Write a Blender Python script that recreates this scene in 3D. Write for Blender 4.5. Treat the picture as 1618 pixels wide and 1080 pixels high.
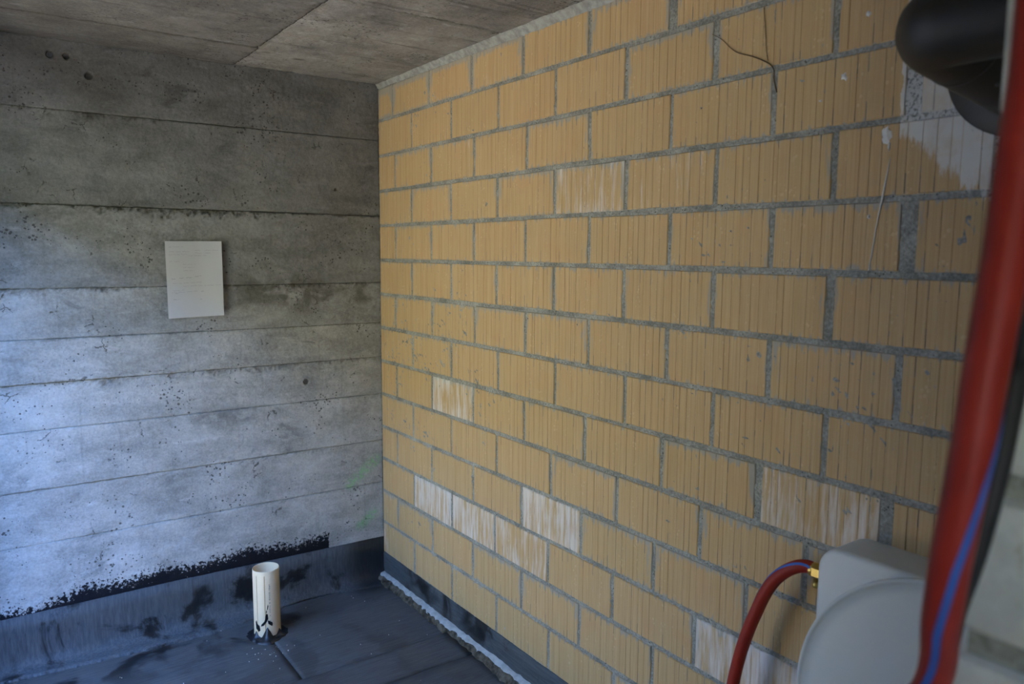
import bpy, math, random
import numpy as np
from mathutils import Vector, Matrix

for o in list(bpy.data.objects): bpy.data.objects.remove(o, do_unlink=True)
scene = bpy.context.scene
COL = scene.collection
random.seed(7)
ZF = 0.085                      # floor height offset used when the room was surveyed

# ------------------------------------------------------------------ camera
F_PX, YAW, PITCH, ROLL = 1209.912, 0.6173, -0.117, 0.0069
CAM = Vector((-1.4738, -3.0728, 1.3973 + ZF))
fwd = Vector((math.sin(YAW)*math.cos(PITCH), math.cos(YAW)*math.cos(PITCH), math.sin(PITCH)))
rgt = Vector((math.cos(YAW), -math.sin(YAW), 0))
upv = rgt.cross(fwd)
RGT = rgt*math.cos(ROLL) + upv*math.sin(ROLL)
UPV = -rgt*math.sin(ROLL) + upv*math.cos(ROLL)
cam_data = bpy.data.cameras.new('camera')
cam = bpy.data.objects.new('camera', cam_data)
COL.objects.link(cam)
cam.matrix_world = Matrix(((RGT.x, UPV.x, -fwd.x, CAM.x), (RGT.y, UPV.y, -fwd.y, CAM.y),
                           (RGT.z, UPV.z, -fwd.z, CAM.z), (0, 0, 0, 1)))
cam_data.sensor_fit = 'HORIZONTAL'
cam_data.sensor_width = 36.0
cam_data.lens = 36.0*F_PX/1618.0
cam_data.clip_start = 0.02
cam_data.dof.use_dof = True
cam_data.dof.focus_distance = 2.5
cam_data.dof.aperture_fstop = 3.6
scene.camera = cam

# ------------------------------------------------------------------ daylight and exposure
world = bpy.data.worlds.new('sky')
scene.world = world
world.use_nodes = True
wn = world.node_tree
wn.nodes.clear()
sky = wn.nodes.new('ShaderNodeTexSky')
sky.sky_type = 'NISHITA'
sky.sun_disc = False
sky.sun_elevation = math.radians(48)
sky.sun_rotation = math.radians(90)
bg = wn.nodes.new('ShaderNodeBackground')
bg.inputs['Strength'].default_value = 2.5
tint = wn.nodes.new('ShaderNodeMix')
tint.data_type = 'RGBA'; tint.blend_type = 'MULTIPLY'
tint.inputs[0].default_value = 1.0
tint.inputs[7].default_value = (0.66, 0.89, 1.24, 1)
wo = wn.nodes.new('ShaderNodeOutputWorld')
wn.links.new(sky.outputs[0], tint.inputs[6])
wn.links.new(tint.outputs[2], bg.inputs[0])
wn.links.new(bg.outputs[0], wo.inputs[0])

sun_data = bpy.data.lights.new('sun', 'SUN')
sun_data.energy = 30.0
sun_data.angle = math.radians(0.6)
sun_data.color = (1.0, 0.93, 0.80)
sun = bpy.data.objects.new('sun', sun_data)
COL.objects.link(sun)
sun.location = (4, -1, 8)
sun.rotation_euler = Vector((-0.34, 0.0, -0.94)).to_track_quat('-Z', 'Y').to_euler()

scene.view_settings.view_transform = 'Standard'
scene.view_settings.look = 'None'
scene.view_settings.gamma = 1.0
scene.view_settings.use_curve_mapping = False
scene.view_settings.exposure = 1.15

# ------------------------------------------------------------------ helpers
def pix(px, py, depth):
    return CAM + depth*(fwd + RGT*((px-809)/F_PX) + UPV*((540-py)/F_PX))

def tag(o, label=None, cat=None, group=None, kind=None):
    if label: o['label'] = label
    if cat: o['category'] = cat
    if group: o['group'] = group
    if kind: o['kind'] = kind
    return o

def link(name, verts, faces, mat=None, parent=None, smooth=False, loc=None):
    me = bpy.data.meshes.new(name)
    me.from_pydata([tuple(v) for v in verts], [], [tuple(f) for f in faces])
    me.validate()
    me.update()
    if mat: me.materials.append(mat)
    if smooth: me.polygons.foreach_set('use_smooth', [True]*len(me.polygons))
    o = bpy.data.objects.new(name, me)
    COL.objects.link(o)
    if parent: o.parent = parent
    if loc is not None: o.location = loc
    return o

def empty(name, loc):
    o = bpy.data.objects.new(name, None)
    COL.objects.link(o)
    o.location = loc
    o.empty_display_size = 0.05
    return o

def box_vf(x0, x1, y0, y1, z0, z1):
    v = [(x0,y0,z0),(x1,y0,z0),(x1,y1,z0),(x0,y1,z0),(x0,y0,z1),(x1,y0,z1),(x1,y1,z1),(x0,y1,z1)]
    f = [(0,3,2,1),(4,5,6,7),(0,1,5,4),(1,2,6,5),(2,3,7,6),(3,0,4,7)]
    return v, f

def boxes(name, lst, mat, parent=None):
    V, Fc = [], []
    for b in lst:
        v, f = box_vf(*b)
        n = len(V)
        V += v
        Fc += [tuple(i+n for i in q) for q in f]
    return link(name, V, Fc, mat, parent)

def smooth_path(pts, n=10):
    P = [Vector(p) for p in pts]
    P = [P[0]*2-P[1]] + P + [P[-1]*2-P[-2]]
    out = []
    for i in range(1, len(P)-2):
        a, b, c, d = P[i-1:i+3]
        for k in range(n):
            t = k/n
            out.append(0.5*((2*b)+(c-a)*t+(2*a-5*b+4*c-d)*t*t+(3*b-a-3*c+d)*t**3))
    out.append(P[-2])
    return out

def frames(path, ref=Vector((0, 0, 1))):
    T = []
    for i in range(len(path)):
        a = path[max(i-1, 0)]; b = path[min(i+1, len(path)-1)]
        T.append((b-a).normalized())
    u = ref - T[0]*ref.dot(T[0])
    if u.length < 1e-3:
        u = Vector((1, 0, 0)) - T[0]*T[0].x
    u.normalize()
    fr = []
    for t in T:
        u = (u - t*u.dot(t)).normalized()
        fr.append((u, t.cross(u)))
    return fr

def tube_vf(path, rad, seg=20, caps=True, ref=Vector((0, 0, 1)), a0=0.0, a1=None, twist=None):
    fr = frames(path, ref)
    V, Fc = [], []
    full = a1 is None
    n = seg if full else seg+1
    for i, p in enumerate(path):
        u, w = fr[i]
        r = rad[i] if isinstance(rad, (list, tuple)) else rad
        tw = twist[i] if twist else 0.0
        for k in range(n):
            a = a0 + tw + (2*math.pi*k/seg if full else (a1-a0)*k/seg)
            V.append(p + u*(r*math.cos(a)) + w*(r*math.sin(a)))
    for i in range(len(path)-1):
        for k in range(n if full else n-1):
            k2 = (k+1) % n
            Fc.append((i*n+k, i*n+k2, (i+1)*n+k2, (i+1)*n+k))
    if caps and full:
        Fc.append(tuple(range(n-1, -1, -1)))
        m = (len(path)-1)*n
        Fc.append(tuple(m+k for k in range(n)))
    return V, Fc

def lathe_vf(prof, seg=48, centre=(0, 0, 0), axis='z', close=False):
    V, Fc = [], []
    n = len(prof)
    for k in range(seg):
        a = 2*math.pi*k/seg
        c, s = math.cos(a), math.sin(a)
        for r, h in prof:
            if axis == 'z': V.append((centre[0]+r*c, centre[1]+r*s, centre[2]+h))
            elif axis == 'x': V.append((centre[0]+h, centre[1]+r*c, centre[2]+r*s))
            else: V.append((centre[0]+r*c, centre[1]+h, centre[2]+r*s))
    m = n if close else n-1
    for k in range(seg):
        k2 = (k+1) % seg
        for i in range(m):
            j = (i+1) % n
            Fc.append((k*n+i, k2*n+i, k2*n+j, k*n+j))
    return V, Fc

def fbm(n, beta, seed, ax=1.0, ay=1.0):
    rng = np.random.default_rng(seed)
    fx = np.fft.fftfreq(n)[:, None]*ax
    fy = np.fft.fftfreq(n)[None, :]*ay
    r = np.sqrt(fx*fx+fy*fy)
    r[0, 0] = 1
    s = np.fft.fft2(rng.normal(size=(n, n)))/r**(beta/2)
    s[0, 0] = 0
    f = np.real(np.fft.ifft2(s))
    return f/f.std()

NZ = fbm(1024, 2.6, 1)
NF = fbm(1024, 1.4, 2)
NS = fbm(1024, 2.2, 3, 6.0, 1.0)

def samp(field, i, j):
    return field[np.asarray(i).astype(int) % 1024, np.asarray(j).astype(int) % 1024]

# ------------------------------------------------------------------ materials
class M:
    def __init__(self, name, rough=0.8, spec=0.3):
        self.m = bpy.data.materials.new(name)
        self.m.use_nodes = True
        self.t = self.m.node_tree
        self.t.nodes.clear()
        self.b = self.t.nodes.new('ShaderNodeBsdfPrincipled')
        o = self.t.nodes.new('ShaderNodeOutputMaterial')
        self.t.links.new(self.b.outputs[0], o.inputs[0])
        self.b.inputs['Roughness'].default_value = rough
        self.b.inputs['Specular IOR Level'].default_value = spec
    def set(self, sock, v):
        if isinstance(v, bpy.types.NodeSocket): self.t.links.new(v, sock)
        elif isinstance(v, (tuple, list)) and len(v) == 3 and sock.type == 'RGBA': sock.default_value = (*v, 1)
        else: sock.default_value = v
    def math(self, op, a, b=None, c=None, clamp=False):
        n = self.t.nodes.new('ShaderNodeMath'); n.operation = op; n.use_clamp = clamp
        self.set(n.inputs[0], a)
        if b is not None: self.set(n.inputs[1], b)
        if c is not None: self.set(n.inputs[2], c)
        return n.outputs[0]
    def vmul(self, v, s):
        n = self.t.nodes.new('ShaderNodeVectorMath'); n.operation = 'MULTIPLY'
        self.set(n.inputs[0], v); n.inputs[1].default_value = s
        return n.outputs[0]
    def vadd(self, v, w):
        n = self.t.nodes.new('ShaderNodeVectorMath'); n.operation = 'ADD'
        self.set(n.inputs[0], v); self.set(n.inputs[1], w)
        return n.outputs[0]
    def mix(self, f, a, b, blend='MIX'):
        n = self.t.nodes.new('ShaderNodeMix'); n.data_type = 'RGBA'; n.blend_type = blend
        self.set(n.inputs[0], f); self.set(n.inputs[6], a); self.set(n.inputs[7], b)
        return n.outputs[2]
    def noise(self, vec, scale, detail=4, rough=0.55, dist=0.0):
        n = self.t.nodes.new('ShaderNodeTexNoise')
        self.set(n.inputs['Vector'], vec)
        n.inputs['Scale'].default_value = scale; n.inputs['Detail'].default_value = detail
        n.inputs['Roughness'].default_value = rough; n.inputs['Distortion'].default_value = dist
        return n.outputs[0]
    def voro(self, vec, scale, feature='F1'):
        n = self.t.nodes.new('ShaderNodeTexVoronoi'); n.feature = feature
        self.set(n.inputs['Vector'], vec); n.inputs['Scale'].default_value = scale
        return n.outputs['Distance']
    def step(self, v, lo, hi, a=0.0, b=1.0):
        n = self.t.nodes.new('ShaderNodeMapRange'); n.interpolation_type = 'SMOOTHSTEP'
        self.set(n.inputs[0], v)
        self.set(n.inputs[1], lo); self.set(n.inputs[2], hi)
        n.inputs[3].default_value = a; n.inputs[4].default_value = b
        return n.outputs[0]
    def pos(self): return self.t.nodes.new('ShaderNodeNewGeometry').outputs['Position']
    def coord(self, k): return self.t.nodes.new('ShaderNodeTexCoord').outputs[k]
    def rand(self): return self.t.nodes.new('ShaderNodeObjectInfo').outputs['Random']
    def attr(self, name, typ='GEOMETRY'):
        n = self.t.nodes.new('ShaderNodeAttribute'); n.attribute_type = typ; n.attribute_name = name
        return n.outputs['Fac']
    def sep(self, v):
        n = self.t.nodes.new('ShaderNodeSeparateXYZ'); self.set(n.inputs[0], v)
        return n.outputs
    def comb(self, x, y, z):
        n = self.t.nodes.new('ShaderNodeCombineXYZ')
        self.set(n.inputs[0], x); self.set(n.inputs[1], y); self.set(n.inputs[2], z)
        return n.outputs[0]
    def color(self, c): self.set(self.b.inputs['Base Color'], c)
    def rough(self, r): self.set(self.b.inputs['Roughness'], r)
    def bump(self, h, strength=0.5, dist=0.003):
        n = self.t.nodes.new('ShaderNodeBump')
        n.inputs['Strength'].default_value = strength; n.inputs['Distance'].default_value = dist
        self.set(n.inputs['Height'], h)
        self.t.links.new(n.outputs[0], self.b.inputs['Normal'])

def seg_mask(m, x, z, ax, az, bx, bz, r):
    """soft mask around a short straight stroke on a wall"""
    dx, dz = bx-ax, bz-az
    L2 = dx*dx+dz*dz
    px = m.math('SUBTRACT', x, ax); pz = m.math('SUBTRACT', z, az)
    t = m.math('DIVIDE', m.math('ADD', m.math('MULTIPLY', px, dx), m.math('MULTIPLY', pz, dz)), L2, clamp=True)
    ex = m.math('SUBTRACT', px, m.math('MULTIPLY', t, dx)); ez = m.math('SUBTRACT', pz, m.math('MULTIPLY', t, dz))
    d = m.math('SQRT', m.math('ADD', m.math('MULTIPLY', ex, ex), m.math('MULTIPLY', ez, ez)))
    return m.step(d, 0.0, r, 1.0, 0.0)

def mat_concrete(name, wall=True):
    m = M(name, 0.9, 0.2)
    p = m.pos()
    x, y, z = m.sep(p)[:3]
    big = m.noise(p, 2.6, 5, 0.6)
    mid = m.noise(m.vmul(p, (0.45, 0.45 if not wall else 1, 1.0)), 11, 7, 0.68, 0.3)
    fine = m.noise(p, 130, 4, 0.6)
    tone = m.attr('tone', 'OBJECT')
    dark, pale = ((0.19, 0.188, 0.172), (0.50, 0.495, 0.48)) if wall else ((0.13, 0.122, 0.112), (0.40, 0.375, 0.34))
    f = m.math('ADD', m.math('MULTIPLY', big, 0.55), m.math('MULTIPLY', mid, 0.7))
    f = m.math('ADD', f, m.math('MULTIPLY', fine, 0.35))
    c = m.mix(m.step(f, 0.50, 1.08), dark, pale)
    # damp blotches and lime bloom
    blot = m.step(m.noise(m.vmul(p, (1, 1, 2.0)), 6.5, 8, 0.62, 0.6), 0.56, 0.66)
    area = m.step(m.noise(p, 1.9, 2, 0.5), 0.45, 0.62)
    c = m.mix(m.math('MULTIPLY', m.math('MULTIPLY', blot, area), 0.55), c, (0.13, 0.13, 0.125))
    lime = m.step(m.noise(m.vmul(p, (0.6, 1, 1.6)), 17, 7, 0.7), 0.55, 0.74)
    c = m.mix(m.math('MULTIPLY', lime, 0.45), c, (0.62, 0.62, 0.61))
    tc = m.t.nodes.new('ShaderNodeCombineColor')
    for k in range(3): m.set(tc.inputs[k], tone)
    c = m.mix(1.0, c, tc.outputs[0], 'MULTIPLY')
    # open pores
    pm = m.step(m.noise(p, 5.0, 3, 0.6), 0.44, 0.66)
    v1 = m.voro(m.vadd(p, m.vmul(m.coord('Object'), (0, 0, 0))), 75)
    rad = m.math('MULTIPLY', pm, 0.34)
    pore = m.math('LESS_THAN', v1, rad)
    sel = m.step(m.noise(p, 48, 2, 0.5), 0.47, 0.54)
    pore = m.math('MULTIPLY', pore, sel)
    c = m.mix(m.math('MULTIPLY', pore, 0.75), c, (0.045, 0.042, 0.035))
    crk = m.voro(m.vadd(p, m.comb(m.math('MULTIPLY', mid, 0.09), 0.0, m.math('MULTIPLY', fine, 0.02))), 13, 'DISTANCE_TO_EDGE')
    cm = m.math('MULTIPLY', m.math('LESS_THAN', crk, 0.020), m.step(m.noise(p, 7.5, 4, 0.7), 0.58, 0.64))
    c = m.mix(m.math('MULTIPLY', cm, 0.7), c, (0.06, 0.055, 0.045))
    sp = m.math('MULTIPLY', m.step(m.voro(p, 190), 0.10, 0.24, 1.0, 0.0), m.step(m.noise(p, 16, 5, 0.75), 0.50, 0.60))
    c = m.mix(m.math('MULTIPLY', sp, 0.55), c, (0.07, 0.066, 0.055))
    drip = m.step(m.noise(m.vmul(p, (6, 1, 0.35)), 5, 5, 0.6), 0.58, 0.72)
    c = m.mix(m.math('MULTIPLY', drip, 0.22), c, (0.12, 0.115, 0.10))
    j = m.attr('joint')
    jf = m.step(m.noise(m.vmul(p, (1, 1, 0.3)), 5.0, 4, 0.7), 0.38, 0.62, 0.35, 1.0)
    jz = m.step(z, 0.75, 1.30, 0.45, 0.95) if wall else 0.85
    c = m.mix(m.math('MULTIPLY', m.math('MULTIPLY', j, jf), jz), c, (0.080, 0.072, 0.050))
    if wall:
        # brown damp band at the brick corner
        b1 = seg_mask(m, x, z, -0.55, 1.32, 0.05, 1.27, 0.14)
        b1 = m.math('MULTIPLY', b1, m.step(m.noise(p, 8, 6, 0.65, 0.4), 0.40, 0.60))
        c = m.mix(m.math('MULTIPLY', b1, 0.75), c, (0.085, 0.078, 0.055))
        b2 = seg_mask(m, x, z, -1.20, 2.10, -1.02, 2.02, 0.17)
        c = m.mix(m.math('MULTIPLY', b2, 0.35), c, (0.085, 0.075, 0.06))
        for (a, b, cc, d, r) in ((-0.345, 0.945, -0.325, 0.925, 0.035), (-0.78, 0.83, -0.60, 0.83, 0.06)):
            s = m.math('MULTIPLY', seg_mask(m, x, z, a, b, cc, d, r), m.step(m.noise(p, 20, 5, 0.6), 0.36, 0.52))
            c = m.mix(m.math('MULTIPLY', s, 0.55), c, (0.14, 0.14, 0.14))
        # green marking chalk
        g = m.math('MAXIMUM', seg_mask(m, x, z, -0.155, 0.465, -0.035, 0.555, 0.040),
                   seg_mask(m, x, z, -0.115, 0.270, -0.050, 0.315, 0.038))
        g = m.math('MULTIPLY', g, m.step(m.noise(p, 45, 5, 0.7), 0.36, 0.62))
        c = m.mix(m.math('MULTIPLY', g, 0.75), c, (0.30, 0.62, 0.27))
        # bituminous primer brushed along the foot of the wall, ragged upper edge
        wob = m.noise(m.comb(x, 0.0, 0.0), 4.0, 2, 0.5)
        e = m.math('ADD', m.step(x, -1.5, -1.0, 0.180, 0.203), m.math('MULTIPLY', wob, 0.110))
        rag = m.noise(p, 75, 5, 0.75)
        q = m.math('ADD', m.math('DIVIDE', m.math('SUBTRACT', e, z), 0.022), m.math('MULTIPLY', m.math('SUBTRACT', rag, 0.5), 10.0))
        tar = m.math('MULTIPLY', m.step(q, -0.3, 0.4), m.math('LESS_THAN', x, m.math('ADD', -0.262, m.math('MULTIPLY', m.math('SUBTRACT', rag, 0.5), 0.03))))
        c = m.mix(tar, c, (0.012, 0.012, 0.016))
        m.rough(m.math('SUBTRACT', 0.92, m.math('MULTIPLY', tar, 0.35)))
    else:
        st = m.noise(m.vmul(p, (0.22, 2.6, 1)), 9, 6, 0.7)
        c = m.mix(m.step(st, 0.52, 0.72), c, (0.105, 0.095, 0.085))
        kn = m.step(m.voro(m.vmul(p, (0.55, 1, 1)), 4.2), 0.04, 0.10, 1.0, 0.0)
        c = m.mix(m.math('MULTIPLY', kn, 0.8), c, (0.05, 0.04, 0.03))
    m.color(c)
    h = m.math('ADD', m.math('MULTIPLY', fine, 0.5), m.math('MULTIPLY', mid, 1.2))
    h = m.math('SUBTRACT', h, m.math('MULTIPLY', m.math('MAXIMUM', pore, cm), 0.9))
    m.bump(h, 0.55, 0.004)
    return m.m

def paint_patch(m, y, z, p):
    """old white paint dabbed round the flue: ragged lower left edge"""
    n = m.noise(m.vmul(p, (1, 3.5, 0.8)), 9, 6, 0.7)
    lo = m.math('ADD', 1.580, m.math('MULTIPLY', m.step(y, -2.46, -2.26), 0.13))
    a = m.step(m.math('ADD', m.math('SUBTRACT', z, lo), m.math('MULTIPLY', m.math('SUBTRACT', n, 0.5), 0.16)), -0.008, 0.012)
    n2 = m.noise(p, 30, 4, 0.6)
    b = m.math('LESS_THAN', m.math('ADD', y, m.math('MULTIPLY', m.math('SUBTRACT', n2, 0.5), 0.02)), -2.276)
    t = m.math('LESS_THAN', z, 2.02)
    return m.math('MULTIPLY', m.math('MULTIPLY', a, b), t)

def mat_brick(name='orange_clay_brick'):
    m = M(name, 0.85, 0.25)
    p = m.pos()
    px, py, pz = m.sep(p)[:3]
    g = m.coord('Generated')
    gx, gy, gz = m.sep(g)[:3]
    r = m.rand()
    off = m.comb(m.math('MULTIPLY', r, 31.0), m.math('MULTIPLY', r, 17.0), 0.0)
    pr = m.vadd(p, off)
    streak = m.noise(m.vmul(pr, (1, 26, 0.5)), 8, 5, 0.65)
    blot = m.noise(pr, 9, 5, 0.6)
    c = m.mix(m.step(streak, 0.30, 0.72), (0.520, 0.335, 0.156), (0.608, 0.424, 0.224))
    c = m.mix(m.math('MULTIPLY', m.step(blot, 0.48, 0.70), 0.5), c, (0.57, 0.342, 0.165))
    c = m.mix(m.step(r, 0.0, 1.0, 0.0, 0.30), c, (0.51, 0.365, 0.18))
    # raised dots pressed by the extruder, in irregular columns
    colid = m.math('FLOOR', m.math('ADD', m.math('MULTIPLY', gy, 15.0), m.math('MULTIPLY', r, 91.0)))
    wn_ = m.t.nodes.new('ShaderNodeTexWhiteNoise'); wn_.noise_dimensions = '1D'
    m.set(wn_.inputs['W'], colid)
    colm = m.math('GREATER_THAN', wn_.outputs['Value'], 0.70)
    dots = m.step(m.voro(m.vmul(pr, (0, 1, 0.8)), 85), 0.22, 0.34, 1.0, 0.0)
    dots = m.math('MULTIPLY', m.math('MULTIPLY', dots, colm), m.step(m.noise(pr, 14, 2), 0.42, 0.55))
    c = m.mix(m.math('MULTIPLY', dots, 0.45), c, (0.70, 0.52, 0.30))
    gr = m.attr('groove')
    gl = m.step(m.noise(m.vmul(pr, (1, 30, 0.05)), 3.0, 1), 0.46, 0.54)
    gcol = m.mix(gl, (0.36, 0.20, 0.070), (0.74, 0.55, 0.32))
    c = m.mix(m.math('MULTIPLY', gr, 0.50), c, gcol)
    # mortar smeared over the arrises, running down the grooves
    ez = m.math('MINIMUM', gz, m.math('SUBTRACT', 1.0, gz))
    ey = m.math('MULTIPLY', m.math('MINIMUM', gy, m.math('SUBTRACT', 1.0, gy)), 2.0)
    ed = m.math('MINIMUM', ez, ey)
    sn = m.noise(m.vmul(pr, (1, 7, 0.9)), 13, 5, 0.65)
    sm = m.step(m.math('SUBTRACT', m.math('ADD', sn, m.math('MULTIPLY', m.math('MULTIPLY', m.attr('smear', 'OBJECT'), 0.20), m.step(gz, 0.15, 0.75, 0.35, 1.0))), m.math('MULTIPLY', ed, 1.5)), 0.50, 0.60)
    c = m.mix(m.math('MULTIPLY', sm, 0.8), c, (0.36, 0.345, 0.30))
    tm = m.math('MULTIPLY', m.step(gr, 0.15, 0.5), m.math('LESS_THAN', ez, m.math('MULTIPLY', m.step(m.noise(m.vmul(pr, (1, 1, 0.1)), 45, 1), 0.48, 0.66), 0.30)))
    c = m.mix(m.math('MULTIPLY', tm, 0.8), c, (0.23, 0.22, 0.19))
    # lime bloom
    bl = m.attr('bloom', 'OBJECT')
    bn = m.noise(m.vmul(pr, (1, 8, 0.8)), 10, 6, 0.6)
    bm_ = m.noise(pr, 6.0, 3, 0.5)
    thr = m.math('SUBTRACT', 1.20, m.math('MULTIPLY', bl, 0.43))
    bs = m.step(m.math('SUBTRACT', m.math('ADD', bn, m.math('MULTIPLY', bm_, 0.55)), thr), -0.15, 0.22)
    c = m.mix(m.math('MULTIPLY', m.math('MULTIPLY', bs, 0.75), m.math('GREATER_THAN', bl, 0.05)), c, (0.80, 0.76, 0.72))
    w = paint_patch(m, py, pz, p)
    wd = m.math('MULTIPLY', w, m.math('SUBTRACT', 0.92, m.math('MULTIPLY', m.step(blot, 0.42, 0.62), 0.35)))
    c = m.mix(m.math('MULTIPLY', wd, m.math('SUBTRACT', 1.0, m.math('MULTIPLY', gr, 0.6))), c, (0.72, 0.70, 0.64))
    m.color(c)
    h = m.math('ADD', m.noise(pr, 160, 3), m.math('MULTIPLY', dots, 0.8))
    m.bump(m.math('ADD', h, m.math('MULTIPLY', sn, 0.6)), 0.35, 0.0015)
    return m.m

def mat_mortar():
    m = M('grey_mortar', 0.95, 0.15)
    p = m.pos()
    px, py, pz = m.sep(p)[:3]
    f = m.noise(p, 150, 4, 0.7)
    b = m.noise(p, 12, 5, 0.6)
    c = m.mix(m.step(m.math('ADD', m.math('MULTIPLY', f, 0.6), m.math('MULTIPLY', b, 0.5)), 0.40, 0.74), (0.185, 0.182, 0.155), (0.46, 0.45, 0.395))
    hol = m.math('MULTIPLY', m.step(m.voro(p, 130), 0.16, 0.26, 1.0, 0.0), m.step(m.noise(p, 24, 3), 0.53, 0.60))
    c = m.mix(m.math('MULTIPLY', hol, 0.8), c, (0.04, 0.038, 0.03))
    w = m.math('MULTIPLY', paint_patch(m, py, pz, p), m.step(f, 0.40, 0.52))
    c = m.mix(m.math('MULTIPLY', w, 0.9), c, (0.62, 0.61, 0.57))
    m.color(c)
    m.bump(m.math('SUBTRACT', f, hol), 0.7, 0.004)
    return m.m

def mat_membrane(name, base, shine, scale=(1, 1, 1), tar_back=False):
    m = M(name, 0.55, 0.35)
    p = m.pos()
    x, y, z = m.sep(p)[:3]
    s = m.noise(m.vmul(p, scale), 22, 5, 0.65)
    b = m.noise(p, 4.5, 6, 0.65, 0.5)
    c = m.mix(m.step(s, 0.3, 0.75), base, tuple(v*1.7 for v in base))
    tar = m.step(b, 0.50, 0.60)
    if tar_back:
        near = m.step(y, -0.34, -0.10)
        tar = m.math('MULTIPLY', tar, m.math('ADD', 0.35, m.math('MULTIPLY', near, 0.88), clamp=True))
        corner = m.math('MULTIPLY', m.step(x, -0.24, -0.10), m.step(y, -0.22, -0.06))
        tar = m.math('MAXIMUM', tar, m.math('MULTIPLY', corner, 0.85))
    c = m.mix(m.math('MULTIPLY', tar, 0.9), c, (0.010, 0.009, 0.009))
    dust = m.step(m.noise(p, 3.1, 6, 0.7), 0.50, 0.72)
    c = m.mix(m.math('MULTIPLY', dust, 0.30), c, (0.11, 0.105, 0.095))
    m.color(c)
    m.rough(m.math('SUBTRACT', shine, m.math('MULTIPLY', tar, 0.28)))
    m.bump(m.math('ADD', m.math('MULTIPLY', s, 0.4), m.noise(p, 220, 2)), 0.25, 0.002)
    return m.m

def mat_plain(name, col, rough=0.6, spec=0.4, var=0.12, scale=20, metal=0.0, bump=0.1):
    m = M(name, rough, spec)
    p = m.coord('Object')
    n = m.noise(p, scale, 5, 0.6)
    m.color(m.mix(m.step(n, 0.3, 0.7), tuple(v*(1-var) for v in col), tuple(min(1, v*(1+var)) for v in col)))
    m.b.inputs['Metallic'].default_value = metal
    if bump: m.bump(m.noise(p, scale*8, 3), bump, 0.002)
    return m.m

def mat_whitewash():
    m = M('white_painted_masonry', 0.8, 0.3)
    p = m.pos()
    n = m.noise(p, 14, 6, 0.65)
    c = m.mix(m.step(n, 0.35, 0.7), (0.50, 0.49, 0.43), (0.66, 0.65, 0.59))
    d = m.step(m.noise(m.vmul(p, (1, 1, 0.4)), 26, 5, 0.7), 0.60, 0.70)
    c = m.mix(m.math('MULTIPLY', d, 0.6), c, (0.32, 0.29, 0.20))
    m.color(c)
    m.bump(m.noise(p, 90, 4), 0.4, 0.003)
    return m.m

CONC = mat_concrete('board_marked_concrete')
CEIL = mat_concrete('ceiling_concrete', False)
BRICK = mat_brick()
MORTAR = mat_mortar()
UPST = mat_membrane('upstand_membrane', (0.070, 0.076, 0.082), 0.60, (6, 6, 0.7), True)
FLOORM = mat_membrane('floor_membrane', (0.070, 0.070, 0.070), 0.62, (0.5, 9, 1), True)
STRIP = mat_membrane('wall_strip_membrane', (0.058, 0.064, 0.070), 0.62, (1, 0.5, 6))
TAR = mat_plain('glossy_bitumen', (0.010, 0.010, 0.013), 0.22, 0.6, 0.3, 60, bump=0.5)
CEMENT = mat_plain('pale_cement', (0.46, 0.46, 0.44), 0.9, 0.2, 0.2, 30, bump=0.5)
FILLET = mat_plain('grey_mortar_fillet', (0.33, 0.325, 0.295), 0.95, 0.15, 0.25, 40, bump=0.6)
DIRT = mat_plain('tarry_grit', (0.10, 0.082, 0.060), 0.9, 0.2, 0.7, 35, bump=0.8)
PIPEM = mat_plain('beige_plastic', (0.88, 0.70, 0.47), 0.42, 0.45, 0.04, 8, bump=0.03)
RIDGE = mat_plain('brown_ridge', (0.42, 0.26, 0.10), 0.5, 0.4, 0.1, 20)
PAPER = mat_plain('white_paper', (0.54, 0.54, 0.55), 0.9, 0.1, 0.02, 6, bump=0.05)
INK = mat_plain('faded_ink', (0.34, 0.29, 0.36), 0.9, 0.1, 0.25, 90, bump=0)
INKD = mat_plain('dark_ink', (0.14, 0.12, 0.18), 0.9, 0.1, 0.25, 90, bump=0)
WHITE = mat_plain('white_enamel', (0.66, 0.66, 0.60), 0.42, 0.4, 0.02, 5, bump=0.04)
RED = mat_plain('red_rubber', (0.32, 0.027, 0.016), 0.50, 0.25, 0.10, 14, bump=0.08)
BLUE = mat_plain('blue_stripe', (0.045, 0.13, 0.46), 0.42, 0.4, 0.06, 14, bump=0.05)
BRASS = mat_plain('brass', (0.52, 0.36, 0.10), 0.32, 0.5, 0.15, 40, metal=0.9)
FLUE = mat_plain('dark_brown_flue', (0.044, 0.035, 0.024), 0.50, 0.4, 0.10, 12, bump=0.05)
FLUEL = mat_plain('dark_steel_screw', (0.09, 0.08, 0.07), 0.35, 0.5, 0.2, 60, metal=0.6)
WASH = mat_whitewash()
WASHJ = mat_plain('dirty_white_joint', (0.27, 0.265, 0.22), 0.95, 0.2, 0.3, 60, bump=0.6)
PLAS = mat_plain('grey_plaster', (0.30, 0.29, 0.27), 0.9, 0.2, 0.15, 6, bump=0.4)
SOIL = mat_plain('dry_grass_ground', (0.50, 0.46, 0.37), 1.0, 0.1, 0.3, 3, bump=0.4)
BANK = mat_plain('dark_blocker_bank', (0.07, 0.075, 0.04), 1.0, 0.1, 0.3, 3, bump=0.4)
BLACK = mat_plain('shadow_strip_black', (0.022, 0.021, 0.022), 0.55, 0.35, 0.1, 30, bump=0.05)
CRACK = mat_plain('dark_crack', (0.13, 0.085, 0.045), 0.9, 0.1, 0.3, 60, bump=0)
SPLASH = mat_plain('white_splash', (0.78, 0.76, 0.70), 0.8, 0.2, 0.06, 60, bump=0.3)

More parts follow.
